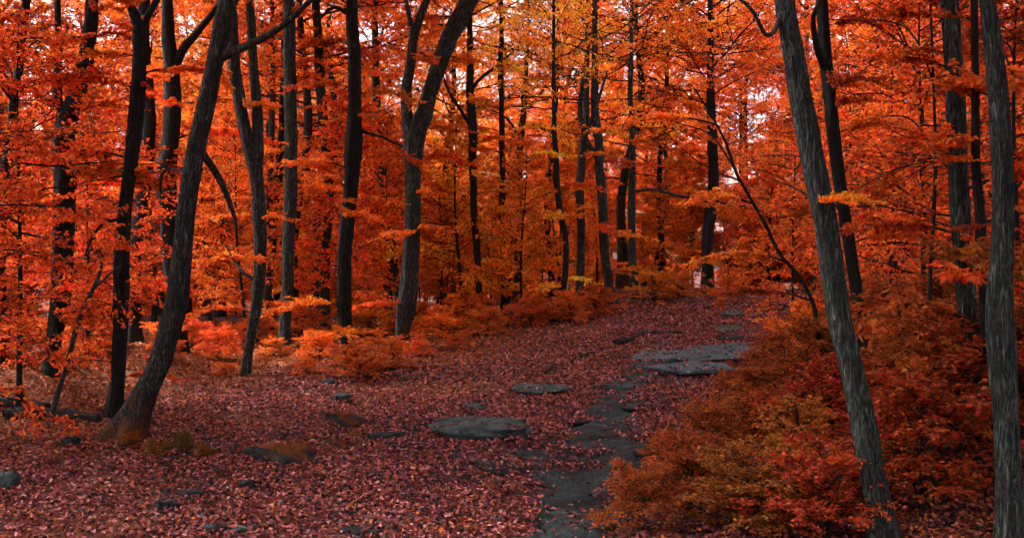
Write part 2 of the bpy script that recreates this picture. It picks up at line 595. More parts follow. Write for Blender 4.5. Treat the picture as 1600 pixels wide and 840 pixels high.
# ------------------------------------------------------------------ leaf litter
def build_litter():
    rng = np.random.default_rng(21)
    V, Fs, A, n0 = [], [], [], 0
    for (y0, y1, dens, lo, hi_, hq) in ((4.4, 8, 2500, .022, .044, True), (8, 12, 1450, .027, .050, True), (12, 18, 720, .036, .064, False), (18, 27, 260, .05, .085, False)):
        half = 0.60 * y1 + .5
        n = int(dens * 2 * half * (y1 - y0))
        X, Y = rng.uniform(-half, half, n), rng.uniform(y0, y1, n)
        k = np.abs(X) < 0.58 * Y + .5
        pd = path_d(X, Y)
        k &= rng.random(n) < np.where(pd < 1.0, .04 + .6 * ss(.0, .45, fbm(X * 2.6, Y * 2.6, 0, 88, 3)) + .35 * ss(.55, 1.0, pd), 1.0)
        k &= rng.random(n) < 1.0 - .5 * ss(.1, .5, fbm(X * 1.3, Y * 1.3, 0, 33, 3))
        k &= rng.random(n) < 1 - .6 * moss_at(X, Y)
        X, Y = X[k], Y[k]
        n = len(X)
        e = .05
        nz = np.stack([-(gz(X + e, Y) - gz(X - e, Y)) / (2 * e), -(gz(X, Y + e) - gz(X, Y - e)) / (2 * e), np.ones(n)], -1)
        N = unit(unit(nz) + rng.normal(0, .42, (n, 3)))
        D = unit(np.cross(N, rng.normal(0, 1, (n, 3))))
        ln = rng.uniform(lo, hi_, n)
        P = np.stack([X, Y, gz(X, Y) + np.where(path_d(X, Y) < 1.2, .04, .0) + rng.uniform(.004, .028, n)], -1) - D * ln[:, None] * .5
        v, f, a = leafmesh(P, D, N, ln, ln * rng.uniform(.5, .8, n), hq, rng, .3)
        # drifts of paler and darker leaves
        a2 = np.repeat(np.clip(rng.beta(1.5, 1.5, n) + .16 * fbm(X * .6, Y * .6, 0, 61, 3), 0, 1), 2)
        po = .13 + .75 * ss(12.5, 17, Y) * ss(1.2, -1.8, X - .1 * (Y - 13)) + .55 * ss(-3.2, -4.6, X) * ss(7, 9, Y) + .35 * ss(1.6, 2.6, X) * (1 - ss(10, 13, Y))
        a2 = a2 + np.repeat(np.where(rng.random(n) < po, 2.0, 0.0), 2)
        V.append(v); Fs.append(f + n0); A.append(a2); n0 += len(v)
    q = [f for f in Fs if f.shape[1] == 4]
    tr = [f for f in Fs if f.shape[1] == 3]
    aq = [a for f, a in zip(Fs, A) if f.shape[1] == 4]
    atr = [a for f, a in zip(Fs, A) if f.shape[1] == 3]
    me = mesh('fallen_leaves', np.vstack(V), [np.vstack(q), np.vstack(tr)], LITTER, False, aq + atr)
    tag(link('fallen_leaves', me), 'carpet of fallen pinkish red leaves over the forest floor', 'leaves', kind='stuff')


build_litter()


# ------------------------------------------------------------------ foliage templates
def foliage(seed, H, R, nb, ntw, nsub, dens, ll, h0, prof, elev, droop, hi, axis=lambda h: (0, 0), rb=.022, wr=.58, tilt=.75):
    """limbs and leaves of one crown round a vertical axis: returns (limb mesh, leaf mesh)"""
    rng = np.random.default_rng(seed)
    acc = Acc()
    S0, SD, SL = [], [], []
    for i in range(nb):
        t = (i + rng.random()) / nb
        h = h0 + t * (H - h0)
        az = i * 2.39996 + rng.normal() * .35
        L = R * prof(t) * rng.uniform(.65, 1.15)
        el = math.radians(elev[0] + (elev[1] - elev[0]) * t + rng.normal() * 15)
        s = np.linspace(0, 1, 7)
        ax = axis(h)
        o = np.array([math.cos(az), math.sin(az), 0])
        lat = np.array([-o[1], o[0], 0])
        wig = np.cumsum(rng.normal(0, .035 * L, 7)) * (s > 0)
        wz = np.cumsum(rng.normal(0, .02 * L, 7)) * (s > 0)
        pts = np.array([ax[0], ax[1], h]) + o * (L * math.cos(el) * s)[:, None] + lat * wig[:, None]
        pts[:, 2] += L * math.sin(el) * s - droop * L * s * s + wz
        r0 = rb * (.6 + .6 * L / max(R, .1))
        acc.add(*tube(pts, np.linspace(r0, .004, 7), 4, cap=False)[:2])
        for j in range(ntw):
            tt = rng.uniform(.18, 1.0)
            q = tt * 5.999
            k = int(q)
            p = pts[k] + (pts[k + 1] - pts[k]) * (q - k)
            d = unit(pts[k + 1] - pts[k])
            sv = unit(np.cross(d, (0, 0, 1))) * (1 if j % 2 else -1)
            td = unit(d * rng.uniform(.3, 1) + sv * rng.uniform(.4, 1.1) + np.array([0, 0, rng.normal(0, .34)]))
            tl = max(.14, L * (.5 - .28 * tt) * rng.uniform(.6, 1.25))
            S0.append(p); SD.append(td); SL.append(tl)
            for _ in range(nsub):
                u = rng.uniform(.15, .95)
                sv2 = unit(np.cross(td, (0, 0, 1))) * rng.choice([-1, 1])
                S0.append(p + td * tl * u)
                SD.append(unit(td * rng.uniform(.4, 1) + sv2 * rng.uniform(.4, 1) + np.array([0, 0, rng.normal(0, .38)])))
                SL.append(max(.10, tl * rng.uniform(.3, .6)))
    S0, SD, SL = np.array(S0), np.array(SD), np.array(SL)
    acc.add(*prisms(S0, S0 + SD * SL[:, None], np.clip(.004 + .006 * SL, 0, .012), np.full(len(SL), .0015)))
    n = np.maximum(3, (SL * dens).astype(int))
    idx = np.repeat(np.arange(len(SL)), n)
    m = len(idx)
    u = rng.random(m) ** .8
    d = SD[idx]
    side = unit(np.cross(d, np.array([0, 0, 1.0]))) * rng.choice([-1, 1], m)[:, None]
    P = S0[idx] + d * (SL[idx] * u)[:, None] + rng.normal(0, .012, (m, 3))
    D = d * rng.uniform(.2, 1, m)[:, None] + side * rng.uniform(.1, 1, m)[:, None] + rng.normal(0, .25, (m, 3)) + np.array([0, 0, -.22])
    Nn = unit(np.array([0, 0, 1.0]) + rng.normal(0, tilt, (m, 3)))
    ln = ll * rng.uniform(.6, 1.2, m)
    v, f, a = leafmesh(P, D, Nn, ln, ln * wr * rng.uniform(.8, 1.2, m), hi, rng)
    return acc.mesh('branches', TWIG), mesh('crown', v, [f], LEAF, False, [a])


def stem_axis(seed, amp):
    r = np.random.default_rng(seed)
    p = r.uniform(0, 6.28, 4)
    return lambda h: (amp * (math.sin(h * .55 + p[0]) - math.sin(p[0]) + .4 * (math.sin(h * 1.5 + p[1]) - math.sin(p[1]))),
                      amp * (math.sin(h * .5 + p[2]) - math.sin(p[2]) + .4 * (math.sin(h * 1.4 + p[3]) - math.sin(p[3]))))


def stem_mesh(axis, H, r0, r1, mat, nseg=9, n=22, bark=.10, seed=0, dip=.5):
    hh = np.linspace(-dip, H, n)
    pts = np.array([[*axis(max(h, 0)), h] for h in hh])
    rad = r0 + (r1 - r0) * np.clip(hh / H, 0, 1) ** .8
    rad = rad * (1 + .5 * np.exp(-np.clip(hh, 0, 9) / (r0 * 2.2)))
    a = Acc()
    a.add(*tube(pts, rad, nseg, bark, 3.0, seed))
    return a.mesh('trunk', mat)


round_ = lambda t: .45 + .75 * math.sin(math.pi * min(1, t * .9 + .12)) if t < .95 else .4
cone_ = lambda t: 1.05 - .75 * t
dome_ = lambda t: (1 - (t * .8) ** 2) ** .5 + .05

WOOD, YOUNG, NEARYOUNG, SHRUB, SPRAY, CANOPY = [], [], [], [], [], []
for s in range(4):          # tall trees of the wood: trunk + crown from about 2.5 m up
    ax = stem_axis(100 + s, .10 + .05 * s)
    b, c = foliage(200 + s, 11.5, 2.7, 58, 11, 3, 40, .078, 1.9 + .4 * s, round_, (8, 45), .12, False, ax, .020)
    WOOD.append((stem_mesh(ax, 11.3, .15, .02, [BARK_DARK, BARK_GREY, BARK_BROWN, BARK_DARK][s], seed=s), b, c))
for s in range(4):          # young trees with foliage almost to the ground
    ax = stem_axis(300 + s, .06 + .03 * s)
    b, c = foliage(400 + s, 4.6, 1.55, 36, 10, 3, 46, .066, .8, cone_ if s % 2 else round_, (12, 40), .16, False, ax, .010)
    YOUNG.append((stem_mesh(ax, 4.5, .045, .008, BARK_DARK, 6, 16, .05, s, .3), b, c))
for s in range(2):          # the same, finer leaves, for those that stand close
    ax = stem_axis(500 + s, .05)
    b, c = foliage(600 + s, 4.2, 1.4, 28, 10, 3, 52, .054, .5, round_, (10, 35), .18, True, ax, .009)
    NEARYOUNG.append((stem_mesh(ax, 4.1, .035, .006, BARK_DARK, 6, 16, .05, s, .3), b, c))
for s in range(3):          # low shrubs
    b, c = foliage(700 + s, .95, .85, 28, 9, 3, 66, .046, .06, dome_, (22, 62), .22, True, lambda h: (0, 0), .010)
    st = Acc()
    rr = np.random.default_rng(s)
    for q in range(5):
        a_ = q * 1.3 + rr.random()
        e_ = np.array([math.cos(a_) * .25, math.sin(a_) * .25, .8 * rr.uniform(.7, 1)])
        st.add(*tube(catmull([(0, 0, -.15), e_ * (.25, .25, .45), e_], 6), np.linspace(.012, .004, 6), 5))
    SHRUB.append((st.mesh('stems', TWIG), b, c))
for s in range(4):          # single leafy branches, growing along +X
    rng = np.random.default_rng(800 + s)
    pts = catmull([(0, 0, 0), (.35, rng.normal() * .05, .10), (.8, rng.normal() * .08, .12), (1.25, rng.normal() * .1, .02)], 8)
    acc = Acc()
    acc.add(*tube(pts, np.linspace(.016, .004, 8), 5))
    S0, SD, SL = [], [], []
    for j in range(26):
        tt = rng.uniform(.25, 1) * 6.999
        k = int(tt)
        p = pts[k] + (pts[k + 1] - pts[k]) * (tt - k)
        d = unit(pts[k + 1] - pts[k])
        sv = unit(np.cross(d, (0, 0, 1))) * (1 if j % 2 else -1)
        S0.append(p); SD.append(unit(d + sv * rng.uniform(.3, 1.1) + np.array([0, 0, rng.normal(0, .18)]))); SL.append(rng.uniform(.18, .5))
    S0, SD, SL = np.array(S0), np.array(SD), np.array(SL)
    acc.add(*prisms(S0, S0 + SD * SL[:, None], np.full(26, .005), np.full(26, .0015)))
    n = (SL * 105).astype(int)
    ix = np.repeat(np.arange(26), n)
    m = len(ix)
    d = SD[ix]
    side = unit(np.cross(d, np.array([0, 0, 1.0]))) * rng.choice([-1, 1], m)[:, None]
    P = S0[ix] + d * (SL[ix] * rng.random(m))[:, None] + rng.normal(0, .012, (m, 3))
    D = d * rng.uniform(.2, 1, m)[:, None] + side * rng.uniform(.1, 1, m)[:, None] + np.array([0, 0, -.25]) + rng.normal(0, .25, (m, 3))
    ln = .060 * rng.uniform(.6, 1.2, m)
    v, f, a = leafmesh(P, D, unit(np.array([0, 0, 1.0]) + rng.normal(0, .42, (m, 3))), ln, ln * .56, True, rng)
    SPRAY.append((acc.mesh('leafy_branch', TWIG), mesh('leaves', v, [f], LEAF, False, [a])))
for s in range(3):          # crowns set on the trunks that were drawn one by one
    CANOPY.append(foliage(900 + s, 5.4, 2.9, 42, 10, 3, 42, .07, .0, round_, (14, 55), .08, False, lambda h: (0, 0), .018))
CANOPY.append(foliage(950, 5.4, 3.0, 24, 9, 3, 26, .075, .0, round_, (14, 55), .08, False, lambda h: (0, 0), .016))      # a thin crown that lets light through

ORANGE, RED, YELLOW_GLOW, RUST, DEEP, GOLD, AMBER = (.84, .190, .020), (.76, .115, .015), (1.0, .50, .030), (.42, .098, .014), (.42, .058, .011), (.96, .34, .022), (.90, .245, .020)  # the yellow also paints the top-centre glow into the leaf colour


def jit(c, rng, a=.12):
    k = 1 + rng.normal() * a
    return (min(1, c[0] * k), c[1] * k * (1 + rng.normal() * a * 1.3), c[2] * k)


def parts(root, stem, br, cr, col, stem_name='trunk'):
    if stem is not None:
        link(stem_name, stem, root)
    link('branches', br, root)
    link('crown', cr, root, color=col)


def plant(name, tpl, p, label, cat, group, rz, sc, col, stem_name='trunk'):
    e = bpy.data.objects.new(name, None)
    COL.objects.link(e)
    e.location, e.rotation_euler, e.scale = p, (0, 0, rz), (sc, sc, sc) if not hasattr(sc, '__len__') else sc
    parts(e, *tpl, col, stem_name)
    tag(e, label, cat, group)
    return e


# ------------------------------------------------------------------ the trees drawn one by one
def main_tree(label, pts, bark, total=9.0, crown=None, crown_col=ORANGE, limbs=(), sprays=(), near=False, depth=None, flare=.5, lean_y=0.0, seed=0, group=None, lift=0.0):
    """pts: (px, py, width px) from the base up, all in the tree's own upright plane; limbs: lists of (px, py, w, dy)"""
    if depth is None:
        b = ray(pts[0][0], pts[0][1])
        Y0 = b[1]
    else:
        Y0 = depth
        X0 = (pts[0][0] - CX) / F * Y0
        b = np.array([X0, Y0, float(gz(X0, Y0))])
    P = [at(x, y, Y0) for x, y, w in pts]
    Rr = [w * (.41 if seed in (20, 22) else .365) / F * Y0 for x, y, w in pts]
    P = np.array(P)
    for i in range(len(P)):
        P[i][1] += lean_y * (P[i][2] - b[2])
    low = P[0] + (P[0] - P[1]) / np.linalg.norm(P[0] - P[1]) * .35 if depth is None else np.array([b[0], b[1], b[2] - .3])
    P = np.vstack([low, P])
    Rr = [Rr[0] * 1.1] + Rr
    top = P[-1]
    gap = total - (top[2] - b[2])
    d = unit(P[-1] - P[-2])
    ctop = None
    if gap > .6:
        e1 = top + d * .5 + np.array([0, 0, .1])
        e2 = np.array([e1[0] + d[0] * .3, e1[1], e1[2] + gap * .4])
        e3 = np.array([e2[0], e2[1], e1[2] + gap * .9])
        P = np.vstack([P, e1, e2, e3])
        Rr += [Rr[-1] * .95, Rr[-1] * .6, .02]
        ctop = e1 + np.array([0, 0, lift])
    P = P - b
    n = max(24, int(len(P) * (11 if near else 6)))
    C = catmull(np.column_stack([P, Rr]), n)
    wob = np.array([[vn(i * 9.0 / n + q * 7.3, seed * 1.7, 0, 19) + .5 * vn(i * 23.0 / n + q * 3.1, seed * 2.3, 0, 20) for q in range(2)] for i in range(n)])
    C[:, :2] += wob * C[:, 3:4] * (.16 if near else .34) * ss(0.0, 1.0, C[:, 2])[:, None]
    zz = C[:, 2]
    fl = flare * np.exp(-np.clip(zz, 0, 9) / (Rr[1] * 1.7))
    a = Acc()
    a.add(*tube(C[:, :3], np.maximum(C[:, 3], .008), 48 if near else 20, .17 if near else .20, 7 if near else 4, seed + 3, fl))
    e = bpy.data.objects.new('tree', None)
    COL.objects.link(e)
    e.location = b
    tag(e, label, 'tree', group)
    link('trunk', a.mesh('trunk', bark), e)
    rng = np.random.default_rng(seed + 50)
    for lb in limbs:
        Q = np.array([at(x, y, Y0) + np.array([0, dy, 0]) for x, y, w, dy in lb]) - b
        for q in Q:
            q[1] += lean_y * q[2]
        R2 = [w * .40 / F * Y0 for x, y, w, dy in lb]
        C = catmull(np.column_stack([Q, R2]), max(10, 6 * len(lb)))
        la = Acc()
        la.add(*tube(C[:, :3], np.maximum(C[:, 3], .003), 12 if near else 8, .12, 4, seed + 8))
        link('limb', la.mesh('limb', bark), e)
    sprays = list(sprays)
    if seed not in (1, 20, 22, 25, 26, 27):
        ys_ = np.array([q[1] for q in pts], float)[::-1]
        for q in range(9):
            y = rng.uniform(max(20, ys_[0]), ys_[-1] - 30)
            x = float(np.interp(y, ys_, np.array([q2[0] for q2 in pts], float)[::-1]))
            sprays.append((x, y, rng.uniform(150, 390), rng.uniform(.35, .75) * (Y0 / 14) ** .6, [crown_col, ORANGE, crown_col][q % 3]))
    for (x, y, az, sc, col) in sprays:
        q = at(x, y, Y0) - b
        q[1] += lean_y * q[2]
        k = rng.integers(0, len(SPRAY))
        s = link('leafy_branch', SPRAY[k][0], e, q, math.radians(az), sc)
        link('leaves', SPRAY[k][1], s, color=jit(col, rng))
    if ctop is not None and crown:
        k = 3 if seed in (12, 13, 14, 15, 16, 17, 31, 32, 33) else seed % 3
        for nm, me in (('branches', CANOPY[k][0]), ('crown', CANOPY[k][1])):
            link(nm, me, e, ctop - b, rng.uniform(0, 6.28), (crown, crown, max(crown, (gap * 1.0) / 5.4)), crown_col)
    return e


main_tree('thick brown trunk leaning over the leaf litter, orange moss round its foot',
          [(195, 682, 66), (222, 625, 50), (250, 560, 44), (274, 470, 44), (284, 400, 38), (291, 330, 35), (308, 220, 35), (333, 115, 34), (352, 25, 36), (362, -20, 34)],
          BARK_BROWN, 9.5, 1.0, RED, near=True, flare=.55, seed=1,
          limbs=[[(347, 88, 20, 0), (385, 78, 15, -.1), (430, 62, 13, -.2), (470, 40, 11, -.3), (500, 20, 9, -.4), (540, 0, 8, -.5), (590, -40, 6, -.6)],
                 [(314, 235, 14, 0), (328, 262, 13, .1), (340, 292, 12, .2), (350, 325, 9, .25), (353, 342, 7, .3)],
                 [(292, 268, 8, 0), (262, 262, 7, .3), (236, 255, 7, .5), (216, 262, 7, .6), (206, 290, 6, .7)],
                 [(352, 18, 16, 0), (372, -30, 14, .2), (395, -110, 10, .4)]])
main_tree('straight black trunk close behind the leaning mossy one, forked near the top',
          [(176, 655, 34), (183, 600, 27), (188, 520, 28), (190, 430, 31), (194, 350, 28), (203, 275, 27), (212, 190, 31), (217, 110, 28), (217, 50, 26), (205, 12, 18), (185, -25, 15)],
          BARK_DARK, 8.5, .9, RED, near=True, seed=2, limbs=[[(216, 60, 16, 0), (226, 20, 14, .1), (240, -20, 12, .2), (262, -90, 8, .3)],
                                                  [(195, 340, 8, 0), (176, 350, 6, -.2), (165, 370, 5, -.3), (160, 400, 4, -.4)]],
          sprays=[(214, 140, 200, .8, RED), (210, 118, 20, .8, ORANGE), (205, 250, 160, .9, RED)])
main_tree('stout dark trunk on the mossy bank, splitting high into a wide fork',
          [(78, 585, 30), (84, 530, 30), (90, 470, 38), (94, 400, 40), (98, 320, 42), (100, 230, 46), (106, 190, 40), (124, 130, 30), (138, 80, 30), (142, 20, 26), (144, -20, 22)],
          BARK_DARK, 10, 1.0, RED, seed=3, limbs=[[(102, 200, 22, 0), (90, 150, 17, 0), (84, 100, 16, .1), (78, 50, 14, .2), (70, -20, 12, .3)]],
          sprays=[(96, 330, 190, 1.2, RED), (98, 290, 330, 1.1, ORANGE), (92, 380, 220, 1.1, RED), (104, 170, 250, 1.1, ORANGE)])
main_tree('dark upright trunk half hidden behind the straight black one',
          [(212, 536, 28), (208, 480, 25), (207, 430, 26), (216, 360, 27), (230, 280, 28), (234, 180, 28), (228, 80, 25), (226, -20, 24)], BARK_DARK, 11, 1.1, RED, seed=4)
main_tree('dark trunk behind the leaning mossy one, with a stub fork reaching up',
          [(284, 552, 30), (280, 500, 27), (272, 440, 27), (263, 370, 36), (264, 280, 40), (268, 190, 34), (268, 120, 32), (264, 60, 26), (260, -20, 22)], BARK_DARK, 11, 1.1, ORANGE, seed=5,
          limbs=[[(270, 110, 20, 0), (288, 75, 18, 0), (302, 52, 15, .1), (330, 10, 12, .2), (350, -30, 9, .3)]], sprays=[(268, 300, 200, 1.3, RED), (268, 220, 340, 1.2, RED)])
main_tree('twin-stemmed grey trunk that narrows to a thin dark foot',
          [(384, 586, 20), (389, 540, 20), (398, 480, 22), (405, 420, 24), (402, 350, 25), (396, 280, 27), (384, 215, 25), (374, 150, 25), (366, 90, 24), (362, 20, 20), (360, -20, 18)],
          BARK_GREY, 9.5, 1.0, ORANGE, seed=6, limbs=[[(400, 300, 20, 0), (403, 240, 23, 0), (400, 170, 22, .05), (393, 100, 19, .1), (388, 30, 18, .15), (382, -30, 15, .2)],
                                                        [(404, 440, 8, 0), (380, 425, 6, 0), (362, 405, 5, .1), (345, 380, 3, .2)]])
main_tree('pale grey stump-like trunk among low orange leaves',
          [(416, 524, 26), (416, 480, 24), (418, 430, 22), (420, 360, 18), (421, 300, 15), (424, 200, 13)], BARK_PALE, 9, .9, ORANGE, seed=7)
main_tree('tall smooth grey trunk, straight as a post',
          [(444, 545, 26), (446, 500, 22), (450, 440, 23), (454, 340, 25), (456, 240, 26), (456, 130, 25), (452, 40, 22), (451, -20, 20)], BARK_GREY, 10, 1.0, ORANGE, seed=8)
main_tree('slim dark stem leaning against the tall grey trunk',
          [(408, 478, 16), (420, 430, 15), (428, 360, 15), (435, 290, 16), (440, 220, 17), (443, 140, 15), (444, 60, 13), (447, -20, 11)], BARK_DARK, 10, .7, ORANGE, seed=9, depth=21.5,
          limbs=[[(436, 250, 8, 0), (424, 225, 7, 0), (416, 200, 6, .1), (420, 175, 4, .2)]])
main_tree('jet black knotted trunk with orange tufts growing from its bark',
          [(549, 572, 28), (542, 530, 27), (537, 480, 28), (538, 420, 28), (541, 350, 30), (548, 285, 30), (551, 225, 38), (553, 170, 27), (554, 100, 27), (551, 40, 25), (549, -20, 23)],
          BARK_DARK, 9, 1.0, ORANGE, near=True, seed=10,
          sprays=[(538, 480, 215, .8, ORANGE), (538, 470, 330, .7, ORANGE), (545, 345, 300, .7, ORANGE), (548, 265, 200, .9, ORANGE), (550, 255, 345, .8, RED), (552, 150, 20, .7, ORANGE), (553, 140, 190, .7, RED), (540, 520, 280, .6, AMBER)],
          limbs=[[(552, 200, 8, 0), (575, 208, 6, 0), (600, 216, 5, -.1), (632, 232, 4, -.2)], [(554, 28, 10, 0), (540, 20, 8, 0), (520, 12, 7, 0), (495, 30, 4, .1)]])
main_tree('forked trunk whose thick arm slants up over the path',
          [(626, 548, 26), (629, 515, 30), (636, 470, 40), (643, 400, 33), (646, 330, 32), (646, 270, 31), (648, 228, 40), (662, 172, 30), (683, 110, 31), (703, 60, 34), (722, 22, 35), (744, -22, 34)],
          BARK_BROWN, 9.5, 1.1, ORANGE, near=True, seed=11,
          limbs=[[(645, 235, 30, 0), (637, 190, 24, 0), (634, 140, 22, .1), (641, 95, 19, .1), (646, 55, 18, .1), (656, 25, 16, .1), (672, -25, 13, .2)],
                 [(646, 60, 12, .1), (638, 20, 9, .1), (628, -30, 7, .2)],
                 [(656, 215, 15, .1), (670, 170, 14, .3), (679, 120, 12, .4), (690, 60, 9, .5)]],
          sprays=[(636, 480, 200, .7, ORANGE), (645, 250, 30, .8, RED), (690, 110, 250, .7, ORANGE)])
main_tree('thin trunk with branches arching off under the yellow leaves',
          [(752, 502, 16), (748, 450, 13), (744, 380, 15), (740, 320, 14), (738, 250, 17), (736, 180, 18), (735, 130, 15)], BARK_DARK, 9, 1.1, YELLOW_GLOW, seed=12,
          limbs=[[(736, 140, 9, 0), (752, 122, 7, 0), (780, 98, 6, .1), (810, 70, 4, .2)], [(737, 200, 7, 0), (715, 165, 6, 0), (700, 140, 5, 0), (690, 110, 3, .1)]])
main_tree('slender straight dark pole of a trunk amid orange undergrowth',
          [(788, 492, 14), (787, 430, 13), (785, 350, 13), (783, 260, 13), (782, 180, 12), (783, 110, 11)], BARK_DARK, 9.5, 1.0, AMBER, seed=13, sprays=[(786, 460, 200, 1, AMBER), (785, 420, 340, 1, ORANGE)])
main_tree('thin trunk with drooping bare side branches like ribs',
          [(808, 470, 16), (808, 420, 14), (809, 350, 14), (811, 280, 14), (814, 210, 14), (818, 160, 12), (822, 110, 9)], BARK_GREY, 9, 1.0, YELLOW_GLOW, seed=14,
          limbs=[[(812, 205, 6, 0), (832, 195, 5, 0), (855, 203, 5, 0), (885, 196, 4, .1), (912, 178, 3, .2)], [(816, 175, 7, 0), (834, 160, 6, 0), (848, 140, 5, .1), (865, 120, 3, .1)],
                 [(812, 220, 6, 0), (800, 195, 5, 0), (786, 180, 4, .1), (770, 172, 3, .1)]])
main_tree('crooked thin trunk leaning at the edge of the leafy clearing',
          [(868, 503, 15), (876, 470, 13), (883, 430, 13), (884, 380, 12), (876, 330, 13), (870, 280, 14), (868, 240, 11)], BARK_DARK, 8, .55, YELLOW_GLOW, seed=15)
main_tree('short dark trunk at the top of the slope, its foot flared',
          [(956, 476, 24), (952, 440, 19), (945, 390, 19), (941, 330, 19), (938, 270, 21), (934, 225, 18)], BARK_GREY, 9, 1.1, GOLD, seed=16, limbs=[[(935, 250, 12, 0), (915, 215, 10, 0), (907, 170, 9, .1), (912, 120, 6, .2)]])
main_tree('slim grey and black trunk standing by the short flared one',
          [(990, 466, 20), (989, 420, 17), (988, 370, 16), (988, 310, 15), (988, 250, 14), (987, 190, 12)], BARK_GREY, 9, 1.0, AMBER, seed=17, limbs=[[(988, 300, 6, 0), (1020, 296, 5, 0), (1060, 306, 5, 0), (1110, 314, 4, 0), (1190, 326, 3, -.1)]])
main_tree('grey trunk under the brightest yellow crown above the rise',
          [(906, 462, 18), (907, 400, 17), (906, 330, 17), (909, 260, 17), (914, 200, 15)], BARK_GREY, 9.5, 1.25, YELLOW_GLOW, seed=31, depth=25.5, limbs=[[(912, 220, 9, 0), (930, 170, 7, .1), (950, 110, 5, .2)]])
main_tree('slim trunk lost in golden leaves next to the yellow-crowned one',
          [(862, 440, 13), (856, 370, 13), (855, 300, 12), (862, 220, 12), (868, 150, 10)], BARK_DARK, 10, .9, YELLOW_GLOW, seed=32, depth=28.5)
main_tree('thin trunk holding up a golden crown just past the rise',
          [(1036, 452, 12), (1034, 390, 11), (1030, 300, 11), (1034, 220, 10), (1040, 150, 9)], BARK_DARK, 11, 1.25, GOLD, seed=33, depth=29.5)
main_tree('thick dark trunk standing where the path tops the rise',
          [(1106, 457, 28), (1105, 420, 24), (1106, 370, 23), (1112, 320, 24), (1116, 270, 22), (1112, 200, 19)], BARK_DARK, 10, 1.2, ORANGE, seed=18)
main_tree('dark trunk past the crest beside the thick one',
          [(1166, 446, 16), (1166, 400, 15), (1164, 340, 14), (1160, 280, 13)], BARK_DARK, 9, 1.1, ORANGE, seed=19)
main_tree('grey-green furrowed trunk leaning in over the rust shrubs',
          [(1382, 862, 66), (1372, 790, 50), (1356, 690, 46), (1340, 610, 44), (1321, 525, 42), (1302, 430, 41), (1288, 350, 42), (1266, 245, 41), (1252, 160, 40), (1238, 80, 37), (1222, 0, 34), (1216, -30, 32)],
          BARK_GREY, 9.5, 1.4, DEEP, near=True, lift=1.3, seed=20, flare=.35,
          limbs=[[(1222, 20, 10, 0), (1206, 52, 9, -.05), (1188, 60, 8, -.1), (1165, 28, 7, -.15), (1130, 4, 5, -.2), (1100, -12, 4, -.25)],
                 [(1284, 318, 6, 0), (1250, 292, 3, .1), (1215, 275, 2, .15)], [(1268, 250, 4, 0), (1240, 243, 3, 0), (1200, 240, 2, .1)]],
          sprays=[(1272, 318, 325, .24, GOLD), (1270, 312, 350, .2, GOLD), (1276, 322, 290, .2, AMBER)])
main_tree('dark rough trunk joined by a slanting fork, behind the furrowed leaning one',
          [(1366, 660, 26), (1352, 560, 24), (1338, 460, 23), (1322, 350, 24), (1310, 262, 25), (1300, 185, 25), (1292, 105, 26), (1286, 40, 25), (1282, -20, 23)],
          BARK_DARK, 9.5, 1.0, DEEP, near=True, lift=1.3, seed=21, limbs=[[(1293, 108, 16, 0), (1276, 92, 14, -.1), (1264, 72, 12, -.2), (1255, 40, 9, -.3), (1268, 10, 6, -.3)]],
          sprays=[(1322, 330, 200, .6, RED), (1330, 380, 330, .6, RED)])
main_tree('tall grey furrowed trunk with a bulge, at the edge of the dark thicket',
          [(1580, 862, 52), (1576, 760, 44), (1570, 660, 43), (1566, 560, 47), (1562, 480, 46), (1565, 400, 39), (1567, 300, 36), (1562, 200, 35), (1553, 90, 32), (1543, 0, 28), (1539, -30, 26)],
          BARK_GREY, 9.5, 1.4, DEEP, near=True, lift=1.3, seed=22, flare=.3)
main_tree('black trunk pressed close behind the tall furrowed one',
          [(1560, 745, 30), (1552, 640, 26), (1545, 520, 24), (1538, 420, 22), (1531, 330, 20), (1526, 240, 18), (1524, 120, 16), (1522, -20, 14)], BARK_DARK, 9, 1.0, DEEP, lift=1.0, seed=23, sprays=[(1548, 560, 200, .8, RUST), (1540, 450, 240, .8, RED)])
main_tree('ragged grey trunk veiled by red leaves in the thicket',
          [(1528, 722, 40), (1520, 620, 36), (1512, 500, 36), (1506, 400, 38), (1499, 300, 37), (1494, 200, 36), (1489, 110, 35), (1484, 20, 33), (1481, -30, 30)],
          BARK_GREY, 10, 1.0, RED, near=True, lift=.8, seed=24, sprays=[(1500, 250, 230, .8, RED), (1502, 300, 300, .9, RED), (1508, 420, 250, .9, RUST), (1512, 500, 210, 1, RUST), (1516, 560, 310, 1, RUST), (1494, 170, 260, .8, RED), (1490, 110, 200, .6, RED), (1505, 370, 180, .8, RED)])
main_tree('thin black sapling stem standing before the red thicket',
          [(1448, 640, 9), (1450, 520, 9), (1454, 420, 8), (1460, 320, 8), (1461, 220, 7), (1458, 120, 6), (1455, 40, 5)], BARK_DARK, 6.2, .45, RED, seed=25, limbs=[[(1459, 130, 4, 0), (1430, 60, 3, 0), (1395, 30, 3, .1), (1300, 22, 2, .2)], [(1461, 230, 3, 0), (1420, 180, 3, .1), (1340, 186, 2, .2)]])
